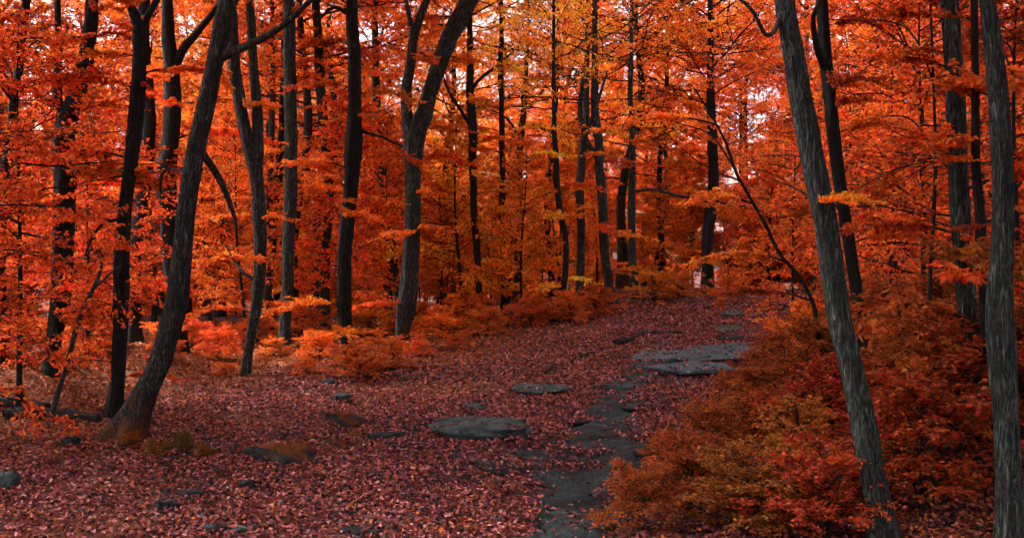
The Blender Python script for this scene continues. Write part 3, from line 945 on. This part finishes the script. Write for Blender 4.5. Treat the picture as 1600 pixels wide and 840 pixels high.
main_tree('thin dark sapling arching out of the shrubs over the path',
          [(1292, 625, 9), (1283, 560, 8), (1272, 480, 8), (1246, 430, 8), (1220, 398, 7), (1195, 350, 7), (1170, 305, 6), (1150, 268, 6), (1135, 225, 5), (1112, 180, 4), (1085, 138, 3)],
          BARK_DARK, 1.0, None, seed=26, limbs=[[(1150, 268, 4, 0), (1120, 215, 3, .1), (1090, 195, 3, .2), (1040, 180, 2, .3), (1000, 170, 2, .4)], [(1160, 285, 3, 0), (1100, 255, 2, .1), (1040, 200, 1.5, .2)]],
          sprays=[(1120, 195, 170, .8, ORANGE), (1180, 320, 200, .7, ORANGE), (1230, 410, 190, .8, ORANGE), (1270, 470, 180, .9, RUST)])
main_tree('pale bare sapling bending out of the mossy bank',
          [(78, 664, 11), (88, 620, 11), (104, 570, 10), (118, 520, 10), (134, 475, 9), (152, 438, 8), (158, 415, 6), (150, 395, 4)], BARK_PALE, 1.0, None, seed=27,
          limbs=[[(146, 452, 5, 0), (168, 425, 4, .1), (185, 412, 2, .1)]])
main_tree('leaning dark trunk among red leaves beyond the mossy bank',
          [(6, 560, 22), (2, 440, 20), (6, 320, 19), (16, 200, 18), (30, 90, 17), (42, 0, 15)], BARK_DARK, 10, 1.0, RED, seed=28)
main_tree('dark trunk between the tall grey post-like one and the black knotted one',
          [(508, 520, 20), (508, 400, 20), (512, 300, 21), (508, 210, 22), (502, 150, 20), (496, 60, 18)], BARK_GREY, 11, 1.1, ORANGE, seed=29)
main_tree('leaning grey trunk just behind the black knotted one',
          [(626, 500, 18), (616, 400, 17), (606, 330, 18), (596, 250, 17), (590, 150, 16), (588, 60, 14)], BARK_GREY, 11, 1.1, ORANGE, seed=30, limbs=[[(616, 350, 8, 0), (632, 330, 6, 0), (640, 300, 4, 0)]])

# ------------------------------------------------------------------ the wood behind, young trees and shrubs
rng = np.random.default_rng(5)


def wood_colour(px, py_hint, r):
    if px < 330:
        c = [RED, RED, ORANGE, DEEP][r.integers(0, 4)]
    elif px < 700:
        c = [ORANGE, ORANGE, RED, AMBER][r.integers(0, 4)]
    elif px < 1130:
        c = [AMBER, ORANGE, GOLD, ORANGE, AMBER][r.integers(0, 5)]
    else:
        c = [RED, ORANGE, DEEP, RED][r.integers(0, 4)]
    return jit(c, r)


placed = []


def free(x, y, dmin):
    for (a, b) in placed:
        if (a - x) ** 2 + (b - y) ** 2 < dmin * dmin:
            return False
    placed.append((x, y))
    return True


cnt = 0
tries = 0
while cnt < 84 and tries < 4000:
    tries += 1
    Y = 22 + 40 * rng.random() ** .9
    X = rng.uniform(-.62 * Y - 2, .62 * Y + 2)
    if 1.5 < X < 8 and Y < 29 or (-.10 < X / Y < .26 and Y > 30 and rng.random() < .5) or (-.03 < X / Y < .17 and Y < 29) or not free(X, Y, 2.3):
        continue
    px = CX + X / Y * F
    k = rng.integers(0, 4)
    c = wood_colour(px, 0, rng)
    nm = 'golden orange' if c[1] > .26 else ('orange' if c[1] > .15 else 'red')
    plant('woodland_tree', WOOD[k], (X, Y, float(gz(X, Y))), 'slim dark-stemmed tree with %s crown, deep in the wood behind' % nm, 'tree', '%s trees deep in the wood' % nm, rng.uniform(0, 6.28), rng.uniform(.85, 1.25), c)
    cnt += 1

cnt = 0
while cnt < 80 and tries < 9000:
    tries += 1
    Y = 19.5 + 22 * rng.random()
    X = rng.uniform(-.60 * Y - 1, .60 * Y + 1)
    if 0.2 + (Y - 19) * .1 < X < 6.5 and Y < 26.5 or not free(X, Y, 1.3):
        continue
    px = CX + X / Y * F
    k = rng.integers(0, 4)
    c = wood_colour(px, 0, rng)
    nm = 'golden orange' if c[1] > .26 else ('orange' if c[1] > .15 else 'red')
    plant('young_tree', YOUNG[k], (X, Y, float(gz(X, Y))), 'young tree with %s leaves down to the ground, behind the main trunks' % nm, 'young tree', '%s young trees behind the main trunks' % nm, rng.uniform(0, 6.28), rng.uniform(.6, 1.15), c)
    cnt += 1

for q in range(22):
    px = 640 + q * 27 + rng.normal() * 12
    Y = rng.uniform(28, 44)
    X = (px - CX) / F * Y
    c = jit([ORANGE, AMBER, ORANGE][q % 3], rng)
    nm = 'golden orange' if c[1] > .26 else 'orange'
    plant('young_tree', YOUNG[q % 4], (X, Y, float(gz(X, Y))), 'young tree with %s leaves standing beyond the crest of the rise' % nm, 'young tree', '%s young trees beyond the crest' % nm, rng.uniform(0, 6.28), rng.uniform(.6, .95), c)
for (px, Y, k) in ((692, 38, 0), (735, 46, 2), (668, 52, 3), (712, 30, 1), (342, 31, 1), (292, 36, 2), (318, 43, 0), (955, 47, 1), (1015, 52, 0), (1060, 46, 3), (1100, 55, 2), (880, 56, 2), (1000, 62, 3)):
    X = (px - CX) / F * Y
    plant('woodland_tree', WOOD[k], (X, Y, float(gz(X, Y))), 'slim dark-stemmed tree with golden orange crown, deep in the wood behind', 'tree', 'golden orange trees deep in the wood', rng.uniform(0, 6.28), 1.1, GOLD)
for (X, Y, k) in ((6.2, 4.5, 0), (7.5, 8.5, 2), (9.5, 12, 3), (8.5, 0.5, 1), (-6.8, 4.2, 3), (-5.2, -1.5, 2), (3.6, 0.6, 1), (-9.0, 8.0, 1), (0.5, -5.5, 0)):  # unseen trees added to shade the foreground and the thicket
    plant('woodland_tree', WOOD[k], (X, Y, float(gz(X, Y))), 'tall dark-stemmed tree with deep red crown added unseen round the clearing for its shade', 'tree', 'unseen shade trees round the viewpoint', rng.uniform(0, 6.28), 1.05, jit(DEEP, rng))

# young trees standing close, placed one by one: (px, py of the foot, template, scale, colour, label)
for (px, py, k, sc, col, lab) in (
        (30, 640, 0, .95, RED, 'bright red-leaved young tree on the mossy bank by the fallen logs'),
        (135, 560, 1, .85, RED, 'red-leaved young tree between the stout fork-topped trunk and the straight black one'),
        (-60, 700, 1, .8, RED, 'red-leaved young tree overhanging the mossy bank'),
        (1440, 600, 0, 1.1, RED, 'tall red-orange young tree filling the space between the two leaning trunks and the thicket'),
        (1600, 640, 1, 1.1, DEEP, 'deep red young tree behind the tall furrowed trunk'),
        (1240, 520, 0, .9, ORANGE, 'orange young tree behind the arching sapling'),
        (1405, 530, 1, 1.3, RED, 'broad red young tree at the back of the thicket'),
        (1530, 560, 0, 1.4, RED, 'tall red young tree behind the ragged veiled trunk'),
        (1330, 500, 1, 1.3, ORANGE, 'orange-red young tree screened by the furrowed leaning trunk')):
    p = ray(px, py)
    plant('young_tree', NEARYOUNG[k], p, lab, 'young tree', None, rng.uniform(0, 6.28), sc, jit(col, rng, .06))

# low shrubs: (px, py of the foot, scale, colour, label)
n = 0
for (px, py, sc, col, lab) in (
        (1000, 826, .36, RUST, 'rust-orange shrub at the tip of the thicket, spilling onto the lower end of the path'),
        (1040, 760, .34, RUST, 'small rust-orange shrub leaning over the middle of the path'),
        (1075, 800, .46, RUST, 'rounded rust-orange shrub just behind the one at the thicket tip'),
        (1160, 836, .48, RUST, 'low rust shrub on the litter before the leaning furrowed trunk'),
        (1250, 790, .60, RUST, 'full rust shrub in front of the leaning furrowed trunk'),
        (1110, 740, .48, RUST, 'rust-orange shrub above the dark slanting ledge by the path'),
        (1190, 715, .55, RUST, 'rust-orange shrub in the middle of the thicket slope'),
        (1300, 730, .75, DEEP, 'dark red shrub touching the leaning furrowed trunk'),
        (1440, 800, .75, DEEP, 'dark red shrub between the leaning and the upright furrowed trunks'),
        (1500, 740, .85, DEEP, 'dark red shrub under the ragged veiled trunk'),
        (1430, 690, .90, RUST, 'tall rust shrub behind the leaning furrowed trunk'),
        (1150, 660, .48, RUST, 'rust-orange shrub by the low grey ledge along the path'),
        (1230, 650, .65, RUST, 'rust-orange shrub with a grey stone beside it'),
        (1390, 610, 1.0, RUST, 'broad rust shrub at the back of the thicket'),
        (1490, 620, 1.1, RUST, 'high rust shrub round the foot of the ragged veiled trunk'),
        (1590, 700, 1.0, DEEP, 'dark red shrub behind the upright furrowed trunk'),
        (1260, 560, .75, ORANGE, 'bright orange shrub at the foot of the arching sapling'),
        (1330, 560, 1.1, RUST, 'rust shrub hiding the foot of the dark forked trunk'),
        (1290, 850, .50, DEEP, 'low dark red shrub at the base of the leaning furrowed trunk'),
        (1560, 600, 1.2, RUST, 'high rust shrub behind the black trunk of the thicket'),
        (1210, 590, .50, RUST, 'rust-orange shrub overhanging the end of the rock shelf'),
        (1290, 620, .80, RUST, 'rust shrub beneath the arching sapling'),
        (560, 590, .65, ORANGE, 'orange shrub spread before the foot of the black knotted trunk'),
        (612, 580, .50, ORANGE, 'orange shrub between the black knotted trunk and the forked one'),
        (500, 560, .60, ORANGE, 'orange shrub between the tall grey post-like trunk and the black knotted one'),
        (690, 530, .80, ORANGE, 'orange shrub beside the forked trunk on the path side'),
        (760, 525, .70, ORANGE, 'orange shrub before the thin trunk with arching branches'),
        (730, 512, .90, AMBER, 'amber shrub behind the forked trunk'),
        (830, 510, .80, ORANGE, 'orange shrub below the trunk with drooping bare branches'),
        (890, 505, .70, ORANGE, 'orange shrub at the foot of the crooked thin trunk'),
        (650, 520, .90, ORANGE, 'orange shrub right behind the forked trunk foot'),
        (580, 520, 1.0, AMBER, 'large amber shrub behind the black knotted trunk'),
        (340, 560, .60, ORANGE, 'orange shrub between the leaning mossy trunk and the twin-stemmed one'),
        (300, 545, .70, RED, 'red shrub tight behind the leaning mossy trunk'),
        (40, 570, .80, RED, 'red shrub on top of the mossy bank'),
        (130, 540, .90, RED, 'red shrub behind the stout fork-topped trunk'),
        (470, 530, .90, ORANGE, 'orange shrub beside the tall grey post-like trunk'),
        (930, 490, .80, AMBER, 'amber shrub next to the short flared trunk on the slope'),
        (1020, 470, .90, AMBER, 'amber shrub beyond the slim grey and black trunk'),
        (1060, 466, .90, ORANGE, 'orange shrub short of the thick trunk on the rise'),
        (1140, 462, .90, ORANGE, 'orange shrub where the path goes over the rise'),
        (430, 556, .40, ORANGE, 'small orange shrub at the foot of the tall grey post-like trunk'),
        (352, 588, .26, ORANGE, 'tiny orange shrub near the thin dark foot of the twin-stemmed trunk'),
        (478, 584, .32, AMBER, 'small amber shrub on the litter short of the black knotted trunk'),
        (402, 536, .70, ORANGE, 'orange shrub around the pale stump-like trunk'),
        (366, 542, .60, RED, 'red shrub behind the twin-stemmed trunk'),
        (256, 562, .50, RED, 'low red shrub between the straight black trunk and the leaning mossy one'),
        (655, 558, .36, ORANGE, 'small orange shrub on the path side of the forked trunk foot'),
        (712, 546, .36, ORANGE, 'small orange shrub alone at the edge of the leafy clearing')):
    plant('shrub', SHRUB[n % 3], ray(px, py), lab, 'shrub', 'shrubs of the thicket by the path' if n < 22 else 'shrubs along the far side of the clearing',
          rng.uniform(0, 6.28), (sc * rng.uniform(1.05, 1.35) * (1 if n < 22 else .8), sc * rng.uniform(1.05, 1.35) * (1 if n < 22 else .8), sc * (.9 if n < 22 else .6)), jit(col, rng, .1), 'stems')
    n += 1
for (px, py, sc, col, lab) in ((238, 712, .11, (.36, .13, .012), 'little golden seedling at the foot of the leaning mossy trunk'), (285, 704, .13, (.20, .13, .02), 'small olive-yellow seedling growing from the litter past the leaning mossy trunk'),
                               (205, 700, .11, (.34, .09, .01), 'tiny amber seedling against the mossy trunk foot'), (318, 716, .09, (.34, .12, .012), 'tiny golden seedling between the mossy trunk and the moss-cushioned rock')):
    plant('seedling', SHRUB[n % 3], ray(px, py), lab, 'seedling', None, rng.uniform(0, 6.28), (sc * 1.5, sc * 1.5, sc), col, 'stems')
    n += 1


cnt = 0
while cnt < 46:
    Y = rng.uniform(33, 62)
    X = rng.uniform(-.58, .58) * Y
    c = wood_colour(CX + X / Y * F, 0, rng)
    nm = 'golden orange' if c[1] > .26 else ('orange' if c[1] > .15 else 'red')
    sc = rng.uniform(1.3, 2.1)
    plant('shrub', SHRUB[cnt % 3], (X, Y, float(gz(X, Y))), 'shoulder-high %s shrub deep in the wood behind' % nm, 'shrub', '%s shrubs deep in the wood' % nm, rng.uniform(0, 6.28), (sc * 1.3, sc * 1.3, sc), c, 'stems')
    cnt += 1


# ------------------------------------------------------------------ rocks, slabs, logs, sticks
ROCKS = []


def rock(label, px0, px1, py_top, py_bot, mat, seed, flat=None, sub=4, name='rock', yaw=0.0, sink=.3, deep=1.0, group=None, z_off=0.0, mid=.25):
    """a stone whose foot spans px0..px1 on the ground line py_bot"""
    r = np.random.default_rng(seed + 1000)
    p = ray((px0 + px1) / 2, py_bot - mid * (py_bot - py_top))
    Y = p[1]
    w = (px1 - px0) / F * Y
    hgt = max(.03, (py_bot - py_top) / F * Y * (.8 if flat is None else flat * (.9 if sub > 3 and name == 'rock' else .8)))
    bm = bmesh.new()
    bmesh.ops.create_icosphere(bm, subdivisions=sub, radius=1)
    V = np.array([v.co[:] for v in bm.verts])
    Fc = np.array([[v.index for v in f.verts] for f in bm.faces])
    bm.free()
    for _ in range(11):
        nrm = unit(r.normal(0, 1, 3) * (1, 1, .5))
        dd = r.uniform(.55, .85)
        ov = V @ nrm - dd
        V = V - np.outer(np.clip(ov, 0, None), nrm) * .94
    top = r.uniform(.45, .6)
    ov = V[:, 2] - top
    V[:, 2] -= np.clip(ov, 0, None) * .85
    V += np.array([.2, .2, .09]) * np.stack([fbm(V[:, 0] * 2.4, V[:, 1] * 2.4, V[:, 2] * 1.6, seed + q, 5) for q in range(3)], -1)
    V[:, 2] += .10 * np.floor(3 * fbm(V[:, 0] * 1.6, V[:, 1] * 1.6, 0, seed + 9, 3)) + .05 * vn(V[:, 0] * 9, V[:, 1] * 9, V[:, 2] * 9, seed)
    lo, hi = V.min(0), V.max(0)
    V = (V - (lo + hi) / 2) / (hi - lo)
    V = V * np.array([w, w * .75 * deep, hgt / (1 - sink)])
    V[:, :2] *= (1 - (.22 if name == 'flat_stone' else .0) * ss(.30, -.1, V[:, 2:3] / V[:, 2].max()))          # undercut below the lip
    c, s = math.cos(yaw), math.sin(yaw)
    V[:, :2] = V[:, :2] @ np.array([[c, s], [-s, c]])
    V[:, 2] += hgt / (1 - sink) * (.5 - sink)
    sx_ = float(gz(p[0] + w * .4, p[1]) - gz(p[0] - w * .4, p[1])) / (w * .8)
    sy_ = float(gz(p[0], p[1] + w * .4) - gz(p[0], p[1] - w * .4)) / (w * .8)
    V[:, 2] += V[:, 0] * sx_ + V[:, 1] * sy_
    ROCKS.append((V + np.array([p[0], p[1], p[2] + z_off]), Fc))
    o = link(name, mesh(name, V, [Fc], mat, True), None, (p[0], p[1], p[2] + z_off))
    tag(o, label, 'rock', group)
    return o


rock('large flat grey slab lying on the leaf litter beside the path', 664, 846, 650, 692, ROCK_GREY, 1, .75, 5, 'flat_stone', .05, .4, .8)
rock('rock with a cushion of orange moss and a bare pointed end', 384, 492, 682, 734, ROCK_MOSS, 2, .75, 5, yaw=-.3)
rock('dark rock capped with brown moss near the small loose stones', 506, 568, 640, 670, ROCK_MOSS, 3, .8)
rock('flat dark stone sunk in leaves beside the moss-capped rock', 572, 640, 672, 688, ROCK_DARK, 4, .7)
rock('small grey stone below the orange shrub by the black knotted trunk', 519, 548, 614, 630, ROCK_GREY, 5)
rock('little pale stone among orange leaves near the black knotted trunk', 500, 524, 591, 602, ROCK_GREY, 6, sub=3)
rock('small pale stone behind the large flat slab', 722, 762, 630, 642, ROCK_GREY, 7, sub=3)
rock('long thin dark stone with a lit top edge, up the slope from the slab', 796, 896, 599, 618, ROCK_GREY, 8, .8, name='flat_stone', yaw=.1)
rock('smooth pale grey boulder on the mossy bank', -28, 32, 738, 774, ROCK_GREY, 9, .9)
rock('dark oblong stone lying in the pink leaves', 236, 284, 780, 801, ROCK_DARK, 10, .9, yaw=-.15)
rock('smaller dark stone beside the oblong one', 284, 320, 765, 780, ROCK_DARK, 11, .9)
rock('pale chipped stone in the litter below the dark stones', 318, 352, 816, 834, ROCK_GREY, 12, .7)
rock('low grey stone edge showing through the leaves', 352, 388, 822, 834, ROCK_GREY, 13, .7, sub=3)
rock('dark stone at the foot of the leaning mossy trunk', 94, 126, 682, 700, ROCK_DARK, 14)
rock('low dark stone half buried near the mossy cushioned rock', 372, 402, 750, 764, ROCK_DARK, 15, sub=3)
rock('tilted blue-grey slab, broadest of the rock shelf on the slope', 1058, 1196, 528, 580, ROCK_BLUE, 16, .24, 5, 'flat_stone', -.35, .4, 2.3, mid=.5)
rock('pointed pale blue slab at the path end of the rock shelf', 984, 1086, 546, 577, ROCK_BLUE, 17, .32, 5, 'flat_stone', -.3, .4, 1.9, mid=.5)
rock('long low dark-edged slab under the broad blue-grey one', 1004, 1150, 566, 592, ROCK_BLUE, 18, .45, 5, 'flat_stone', -.15, .45, 1.1, mid=.5)
rock('narrow slab stepping up behind the broad blue-grey one', 1116, 1168, 520, 534, ROCK_DARK, 19, .6, 4, 'flat_stone', .1, .4)
rock('slab end jutting from under orange shrubs beside the rock shelf', 1168, 1222, 518, 534, ROCK_BLUE, 20, .7, 4, 'flat_stone', .1, .4)
rock('thin flat stone near the crest of the path', 1118, 1186, 482, 494, ROCK_GREY, 21, .5, 4, 'flat_stone', 0, .4)
rock('faint low stone just below the thin flat one', 1112, 1164, 509, 517, ROCK_GREY, 22, .5, 3, 'flat_stone', 0, .4)
rock('slim stone lying across the leaves left of the rock shelf'.replace(' left of', ' short of'), 1012, 1068, 514, 522, ROCK_DARK, 23, .7, 3)
rock('dark step of rock crossing the upper path', 968, 1030, 632, 644, ROCK_DARK, 24, .7, 4, 'flat_stone')
rock('dark slanting ledge where the shrubs meet the path', 984, 1050, 694, 718, ROCK_DARK, 25, .8, 4, 'flat_stone', .4)
rock('rounded grey stone bedded in the path beside the slab', 868, 926, 652, 668, ROCK_DARK, 26, .6, 4)
rock('wide worn rock in the middle of the path', 905, 985, 668, 700, ROCK_GREY, 27, .2, 5, 'flat_stone', .2, .5, 1.2)
rock('low grey ledge peering out between path and shrubs', 1056, 1112, 684, 698, ROCK_GREY, 28, .6, 4)
rock('grey stone showing in the rust shrubs', 1262, 1300, 650, 666, ROCK_GREY, 29, .8, 4)
rock('small stone by the shrub edge of the upper path', 1040, 1066, 650, 664, ROCK_GREY, 30, .8, 3)
rock('flat worn rock at the lower end of the path', 850, 935, 770, 822, ROCK_GREY, 31, .14, 5, 'flat_stone', -.2, .55, 1.2)
rock('dark flat rock at the fringe of the path near the leaf litter', 735, 800, 722, 740, ROCK_DARK, 32, .4, 4)
rock('broken dark stone at the foot of the litter, almost buried', 530, 590, 820, 838, ROCK_DARK, 33, .5, 4)


def litter_on_rocks():
    from mathutils.bvhtree import BVHTree
    from mathutils import Vector
    r = np.random.default_rng(77)
    P, N = [], []
    for V, Fc in ROCKS:
        t = BVHTree.FromPolygons(V.tolist(), Fc.tolist())
        lo, hi = V.min(0), V.max(0)
        for _ in range(int(min(220, 130 * (hi[0] - lo[0]) * (hi[1] - lo[1]) + 3))):
            x, y = r.uniform(lo[0], hi[0]), r.uniform(lo[1], hi[1])
            if vn(x * 5, y * 5, 0, 8) < -.1:
                continue
            h = t.ray_cast(Vector((x, y, hi[2] + .5)), Vector((0, 0, -1)))
            if h[0] is not None and h[1].z > .6 and h[0].z > gz(x, y):
                P.append(h[0][:]); N.append(h[1][:])
    P, N = np.array(P), unit(np.array(N) + r.normal(0, .25, (len(P), 3)))
    D = unit(np.cross(N, r.normal(0, 1, (len(P), 3))))
    ln = r.uniform(.035, .06, len(P))
    v, f, a = leafmesh(P + N * .008 - D * ln[:, None] * .5, D, N, ln, ln * .65, True, r, .3)
    o = link('fallen_leaves', mesh('fallen_leaves', v, [f], LITTER, False, [a]))
    tag(o, 'fallen pinkish red leaves lying on top of the stones', 'leaves', kind='stuff')


litter_on_rocks()


def log(label, pts, r, mat, name='log', seed=0, nseg=14, cat='log', lift=.4):
    Q = []
    for (px, py) in pts:
        p = ray(px, py)
        p[2] += r * lift
        Q.append(p)
    Q = np.array(Q)
    b = Q[0].copy()
    C = catmull(Q - b, 8 * len(Q))
    rr = np.linspace(r, r * .75, len(C)) * (1 + .12 * np.array([vn(i * .4, 0, 0, seed) for i in range(len(C))]))
    a = Acc()
    V, q4, t3 = tube(C, rr, nseg, .16, 3, seed)
    a.add(V, q4, t3)
    o = link(name, a.mesh(name, mat), None, b)
    return tag(o, label, cat)


log('dark mossy log lying across the bank', [(-60, 632), (0, 634), (40, 636), (75, 640)], .065, DEADWOOD, seed=1)
log('longer rotten log in front of the pale bare sapling', [(5, 655), (60, 652), (110, 655), (155, 660)], .075, DEADWOOD, seed=2)
log('crooked root breaking through the leaves near the rock shelf', [(960, 538), (985, 532), (1000, 524), (1015, 519)], .05, DEADWOOD, 'root', 3, 8, 'root')
log('short dead stick poking up from the slope', [(852, 588), (860, 580), (866, 571)], .025, DEADWOOD, 'stick', 4, 6, 'stick', 2.0)
log('small dark stick on the leaves of the upper slope', [(905, 557), (918, 555), (928, 552)], .025, DEADWOOD, 'stick', 5, 6, 'stick', .8)
log('thin fallen stick above the flat slab', [(715, 642), (742, 636), (748, 630)], .014, DEADWOOD, 'stick', 6, 6, 'stick', 1.0)


def build_twigs():
    r = np.random.default_rng(123)
    m = 420
    Y = 4.6 + 13 * r.random(m) ** 1.2
    X = r.uniform(-.55, .5, m) * Y
    az, ln = r.uniform(0, 6.28, m), r.uniform(.08, .42, m)
    D = np.stack([np.cos(az), np.sin(az), np.zeros(m)], -1) * ln[:, None]
    P0 = np.stack([X, Y, gz(X, Y) + .022], -1)
    Q = P0 + D
    Q[:, 2] = gz(Q[:, 0], Q[:, 1]) + r.uniform(.015, .05, m)
    a = Acc()
    a.add(*prisms(P0, Q, r.uniform(.003, .007, m), r.uniform(.001, .003, m)))
    tag(link('fallen_twigs', a.mesh('fallen_twigs', DEADWOOD)), 'thin dark twigs strewn through the leaf litter', 'twigs', kind='stuff')


build_twigs()
